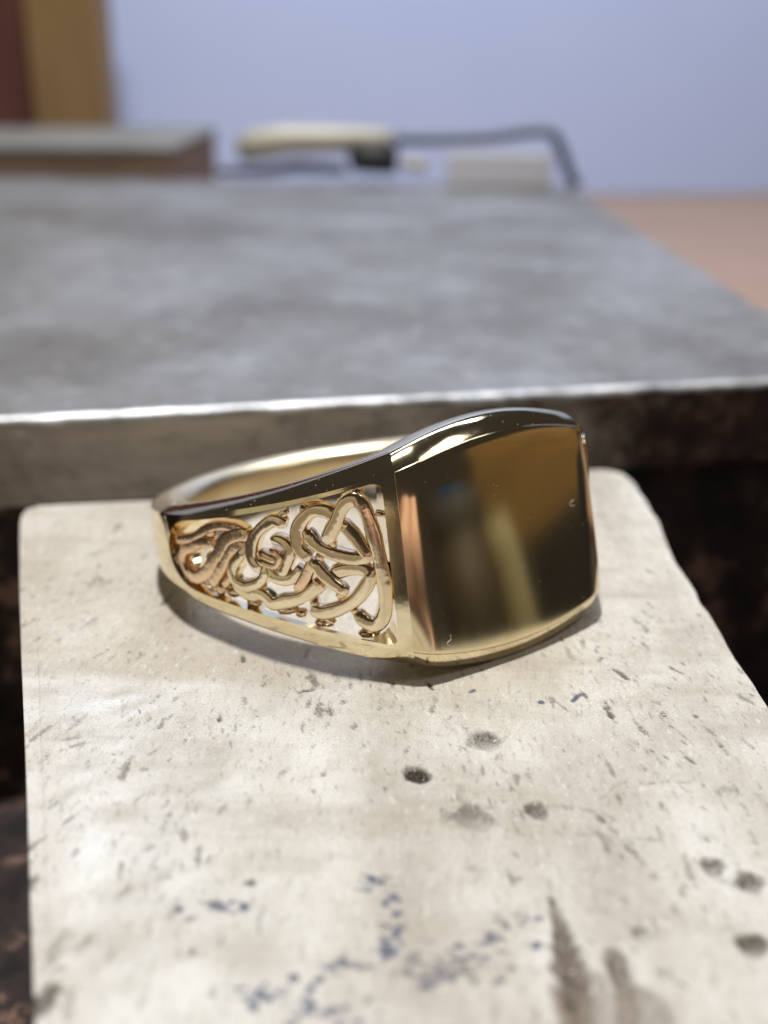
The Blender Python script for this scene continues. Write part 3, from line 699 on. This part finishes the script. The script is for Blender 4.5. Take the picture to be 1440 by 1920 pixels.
def ring_surface(u_, v_, a_): return np.array([u_, v_, a_])
dv, df = [], []
def speck(c_, r_):
    n0 = len(dv)
    for k in range(6):
        e_ = np.zeros(3); e_[k//2] = (1 if k % 2 else -1); dv.append(c_ + e_*r_*rng.uniform(.5, 1.3))
    for a1, b1, c1_ in ((0, 2, 4), (2, 1, 4), (1, 3, 4), (3, 0, 4), (2, 0, 5), (1, 2, 5), (3, 1, 5), (0, 3, 5)): df.append((n0+a1, n0+b1, n0+c1_))
for _ in range(26):
    v_ = rng.uniform(-5, 5); a_ = rng.uniform(-4, 3.4); x_ = abs(v_)/G['w']
    speck(np.array([face_u(v_)-0.064*a_-.012*(a_/4.3)**2, v_, a_]), rng.uniform(.008, .022))
for _ in range(70):
    li = loops[int(rng.uniform(NB*0.45, NB+NF*0.9))][0]; k = nrw + int(rng.integers(0, n_dome-3)); speck(np.array(verts[li[k]]), rng.uniform(.012, .03))
dust_o = link('dust', dv, df, plain('pale_dust', (0.75, 0.73, 0.70)), ring, smooth=False); dust_o['kind'] = 'stuff'
def fibre(vc, ac, sc_, pts):
    P_ = [np.array([face_u(vc+x*sc_)-0.064*(ac+y*sc_)-.01+.012, vc+x*sc_, ac+y*sc_]) for x, y in pts]
    tube('lint_fibre', spline(P_, .05), .013, bpy.data.materials['pale_dust'], ring, 6)
fibre(3.95, 0.6, .16, [(1, 1.1), (-.3, .7), (-1, 0), (-.2, -.6), (.9, -.5)])
fibre(-4.2, -3.75, .2, [(.7, 1.2), (.6, .2), (-.1, -.1), (-.5, -.6), (.1, -1)])

# ================================================================ BACKGROUND on the bench behind
BZ = -20.0
bench = prism('bench_top', [(-200, bk_r[1]+4), (bk_r[0]+1.5, bk_r[1]+4), (FRC[0]*.8+bk_r[0]*.2+1.5, FRC[1]*.8+bk_r[1]*.2), (80, FRC[1]*.8+bk_r[1]*.2), (80, 62), (330, 62), (330, 480), (-200, 480)], -23.9, BZ, M_wood, None, 0.6); tag(bench, kind='structure')
def box(name, x0, x1, y0, y1, z0_, z1_, m, parent=None, bev=0.5, loc=None):
    return prism(name, [(x0, y0), (x1, y0), (x1, y1), (x0, y1)], z0_, z1_, m, parent, bev, loc)
# big upright sheet of lilac-white card
wl, wr = at(1100, 366, BZ), at(1440, 336, BZ); wdir = np.array([1, 0.16, 0])/math.hypot(1, .16); wn_ = np.array([-wdir[1], wdir[0], 0])
a_, b_ = wl - wdir*330, wl + wdir*190
wall = prism('card_screen', [a_[:2], b_[:2], (b_+wn_*3)[:2], (a_+wn_*3)[:2]], BZ, 230, M_wall, None, 0.5)
tag(wall, 'large plain lilac-white card standing upright far behind the steel block', 'screen')
# ochre and dark red wooden uprights, top left
yy = max(bk_r[1], bl0[1])+60
x1_ = at_y(190, 100, yy)[0]; x0_ = at_y(50, 100, yy)[0]
o = box('wooden_post', x0_, x1_, yy, yy+14, BZ, 120, M_ochre, None, 1.0); tag(o, 'ochre wooden upright at the top left in front of the pale card', 'wooden post')
o = box('wooden_plank', x0_-60, x0_-0.3, yy-2, yy+14, BZ, 120, M_red, None, 1.0); tag(o, 'dark red wooden plank in the top left corner beside the ochre upright', 'wooden plank')
# grey-topped board lying at the back left
yb = max(bk_r[1], bl0[1])+5
zt_ = at_y(0, 272, yb)[2]; xr_ = at_y(325, 290, yb)[0]; yk = at(0, 216, zt_)[1]
gb = empty('stacked_board', (xr_-30, yb, BZ)); tag(gb, 'grey-topped board with a tan side lying behind the steel block at left', 'board')
p1 = box('top_board', xr_-90, xr_, yb, min(yk, yb+60), zt_-1.6, zt_, M_grey, None, 0.5)
p2 = box('tan_side', xr_-90, xr_-0.4, yb+0.4, min(yk, yb+60)-0.4, BZ, zt_-1.62, M_tan, None, 0.4)
for o in (p1, p2): o.parent = gb; o.matrix_parent_inverse = gb.matrix_basis.inverted()
# small tools lying along the back edge of the steel block
yt = bk_r[1]-6
def P3(px, py, y=yt): return at_y(px, py, y)
zf = SZ
pl = empty('hand_tool', tuple(P3(560, 330))); tag(pl, 'cream-handled hand tool with black jaws lying on the back edge of the steel block', 'tool')
def floor_z(p, r): return np.array([p[0], p[1], max(p[2], zf+r)])
hp = [P3(447, 282), P3(480, 272), P3(540, 262), P3(620, 262), P3(700, 262), P3(735, 262)]
t1 = tube('handle', hp, [2.0, 2.7, 2.5, 2.3, 2.0, 1.6], M_cream, None)
t2 = tube('lower_handle', [floor_z(P3(*p), .8) for p in [(410, 322), (500, 320), (560, 312), (650, 318)]], [.6, .9, 1.0, .8], M_black, None)
t3 = tube('jaw', [floor_z(P3(*p, yt-2), 1.4) for p in [(655, 300), (690, 296), (745, 300)]], [1.8, 2.6, 2.4], M_black, None)
t4 = tube('pivot', [floor_z(P3(755, 306, yt-3), 1.2), floor_z(P3(800, 312, yt-3), 1.2)], [1.1, 1.0], M_cream, None)
for o in (t1, t2, t3, t4): o.parent = pl; o.matrix_parent_inverse = pl.matrix_basis.inverted()
rod = tube('bent_rod', spline([P3(740, 262, yt+2), P3(820, 262, yt+2), P3(920, 258, yt+2), P3(1000, 246, yt+2), P3(1035, 250, yt+1), P3(1052, 280, yt+0), P3(1066, 320, yt+-1), floor_z(P3(1082, 352, yt+-2), .6)], 1.0), .95, M_wire, None)
tag(rod, 'thin blue-grey bent rod arching down at the right end of the tools', 'rod')
pp = [P3(835, 330, yt+4), P3(1030, 335, yt+4)]
pap = prism('folded_paper', [(pp[0][0], yt+1), (pp[1][0], yt+1.5), (pp[1][0]-1, yt+5.4), (pp[0][0]+1, yt+5)], SZ+0.1, P3(900, 285, yt+4)[2], M_paper, None, 0.4)
tag(pap, 'small white folded paper packet under the bent rod', 'paper')

# ---- what stands to the right and in front, mirrored in the ring; the black base and cream pieces are added
o = prism('wooden_board', [(150, -62), (156, -62), (156, 90), (150, 90)], -0.98, 70, plain('bright_ochre_wood', (0.31, 0.195, 0.075), (0.22, 0.135, 0.05), 0.5, 0.5, (1, 1, 4)), None, 0.5)
tag(o, 'ochre wooden board standing at the right of the bench, mirrored in the face', 'wooden board')
o = prism('drawer_unit', [(146, -66), (175, -66), (175, 94), (146, 94)], -23.9, -1, M_black, None, 0.5)  # added dark mass standing in for the shaded gap mirrored in the face
tag(o, 'low black drawer unit standing under the ochre board at the right of the bench', 'drawer unit')
o = tube('wax_stub', [(108, -35, -23.9), (107, -36, -10), (106, -38, 0), (105, -40, 5.0), (105, -40, 6.2)], [7.5, 7, 6.4, 5.6, 4.4], plain('olive_wax', (0.36, 0.33, 0.20), (0.26, 0.24, 0.14), 0.5, 0.8), None, 28)
tag(o, 'pale olive wax stub standing out of frame, mirrored as the light streak in the face', 'wax stub')
tin = empty('round_tin', (128, -66, -23.9)); tag(tin, 'dark round tin with a grey lid, mirrored in the upper left of the face', 'tin')
q1 = tube('tin_body', [(128, -66, -23.9), (128, -66, 8)], 14, plain('dark_brown_enamel', (0.06, 0.045, 0.03)), None, 32); q2 = tube('lid', [(128, -66, 8), (128, -66, 12.2), (128, -66, 13)], [14.5, 14.5, 13.9], plain('olive_grey_lid', (0.13, 0.125, 0.10)), None, 32)
for o in (q1, q2): o.parent = tin; o.matrix_parent_inverse = tin.matrix_basis.inverted()
o = box('blue_box', 122, 130, -72, -62, 13.02, 19, plain('blue_card', (0.04, 0.10, 0.26), (0.03, 0.07, 0.2), 0.4), None, 0.4)
tag(o, 'small blue box on the tin lid, mirrored as a blue spot in the face', 'box')
o = prism('cream_box', [(-60, -125), (-125, -40), (-150, -60), (-85, -145)], -23.9, 40, plain('cream_card', (0.80, 0.72, 0.50), (0.74, 0.66, 0.45), 0.6, 0.5), None, 0.6)  # added pale reflector, unseen, brightening the shoulder and strands
tag(o, 'tall cream cardboard box standing at the left front, mirrored in the ring shoulder', 'box')
o = prism('cream_sponge', [(-52, -80), (-13, -80), (-13, -62), (-52, -59)], -23.9, 12, plain('cream_sponge', (0.62, 0.52, 0.36), (0.52, 0.43, 0.29), 0.8, 1.5), None, 2.0)  # added pale bounce surface, unseen, brightening the post beside the face
tag(o, 'cream sponge block standing at the near left corner of the bench', 'sponge')
# hand steadying the near end of the block, mirrored as the pink stripe at the left of the face
def hand():
    jt = [(34, -150, -10, 16), (30, -130, -5, 14), (25, -110, 0, 14)]      # forearm, wrist, palm
    ed = [(0, 1), (1, 2)]
    def chain(root, pts):
        p_ = root
        for q_ in pts: jt.append(q_); ed.append((p_, len(jt)-1)); p_ = len(jt)-1
    chain(2, [(38, -97, 6, 9.0), (42, -81, 13, 7.6), (39, -65, 12, 6.9), (31, -55, 6.8, 6.3), (28, -50.5, 5.4, 5.9)])     # index
    chain(2, [(26, -95, 8, 9.2), (27, -78, 15, 7.7), (25, -62, 12, 7.0), (19, -53.5, 6.8, 6.2), (17, -50.5, 5.4, 5.6)])  # middle
    chain(2, [(14, -96, 7, 8.8), (12, -80, 13, 7.3), (10, -66, 11, 6.6), (5, -57.5, 6.6, 5.9), (3.5, -54.5, 5.4, 5.3)])  # ring
    chain(2, [(4, -100, 4, 8.0), (-1, -87, 9, 6.3), (-3, -76, 8, 5.7), (-5.5, -68, 5.5, 5.1), (-6.5, -65, 4.8, 4.7)])     # little
    chain(2, [(45, -102, -5, 9.0), (54, -88, -7, 8.0), (53, -74, -7, 7.0), (47, -66, -8, 6.0)])                         # thumb
    me = bpy.data.meshes.new('person'); me.from_pydata([tuple(c*MM for c in j[:3]) for j in jt], ed, []); me.update()
    o = bpy.data.objects.new('person', me); COL.objects.link(o)
    sk_ = o.modifiers.new('skin', 'SKIN'); sk_.use_smooth_shade = True
    for v_, j in zip(me.skin_vertices[0].data, jt): v_.radius = (j[3]*MM*0.9, j[3]*MM*0.9); v_.use_root = False
    me.skin_vertices[0].data[0].use_root = True
    su = o.modifiers.new('sub', 'SUBSURF'); su.levels = 2; su.render_levels = 2
    m, nt, b = mat('skin'); nt.links.new(ramp(nt, noise(nt, coords(nt), 1.2, 4), [(0.3, (0.70, 0.43, 0.33)), (0.7, (0.80, 0.55, 0.44))]), b.inputs['Base Color'])
    b.inputs['Roughness'].default_value = 0.5; b.inputs['Subsurface Weight'].default_value = 0.15; b.inputs['Subsurface Radius'].default_value = (0.3, 0.1, 0.05)
    me.materials.append(m)
    tag(o, 'bare hand with curled fingers steadying the near end of the pale block', 'person')
hand()
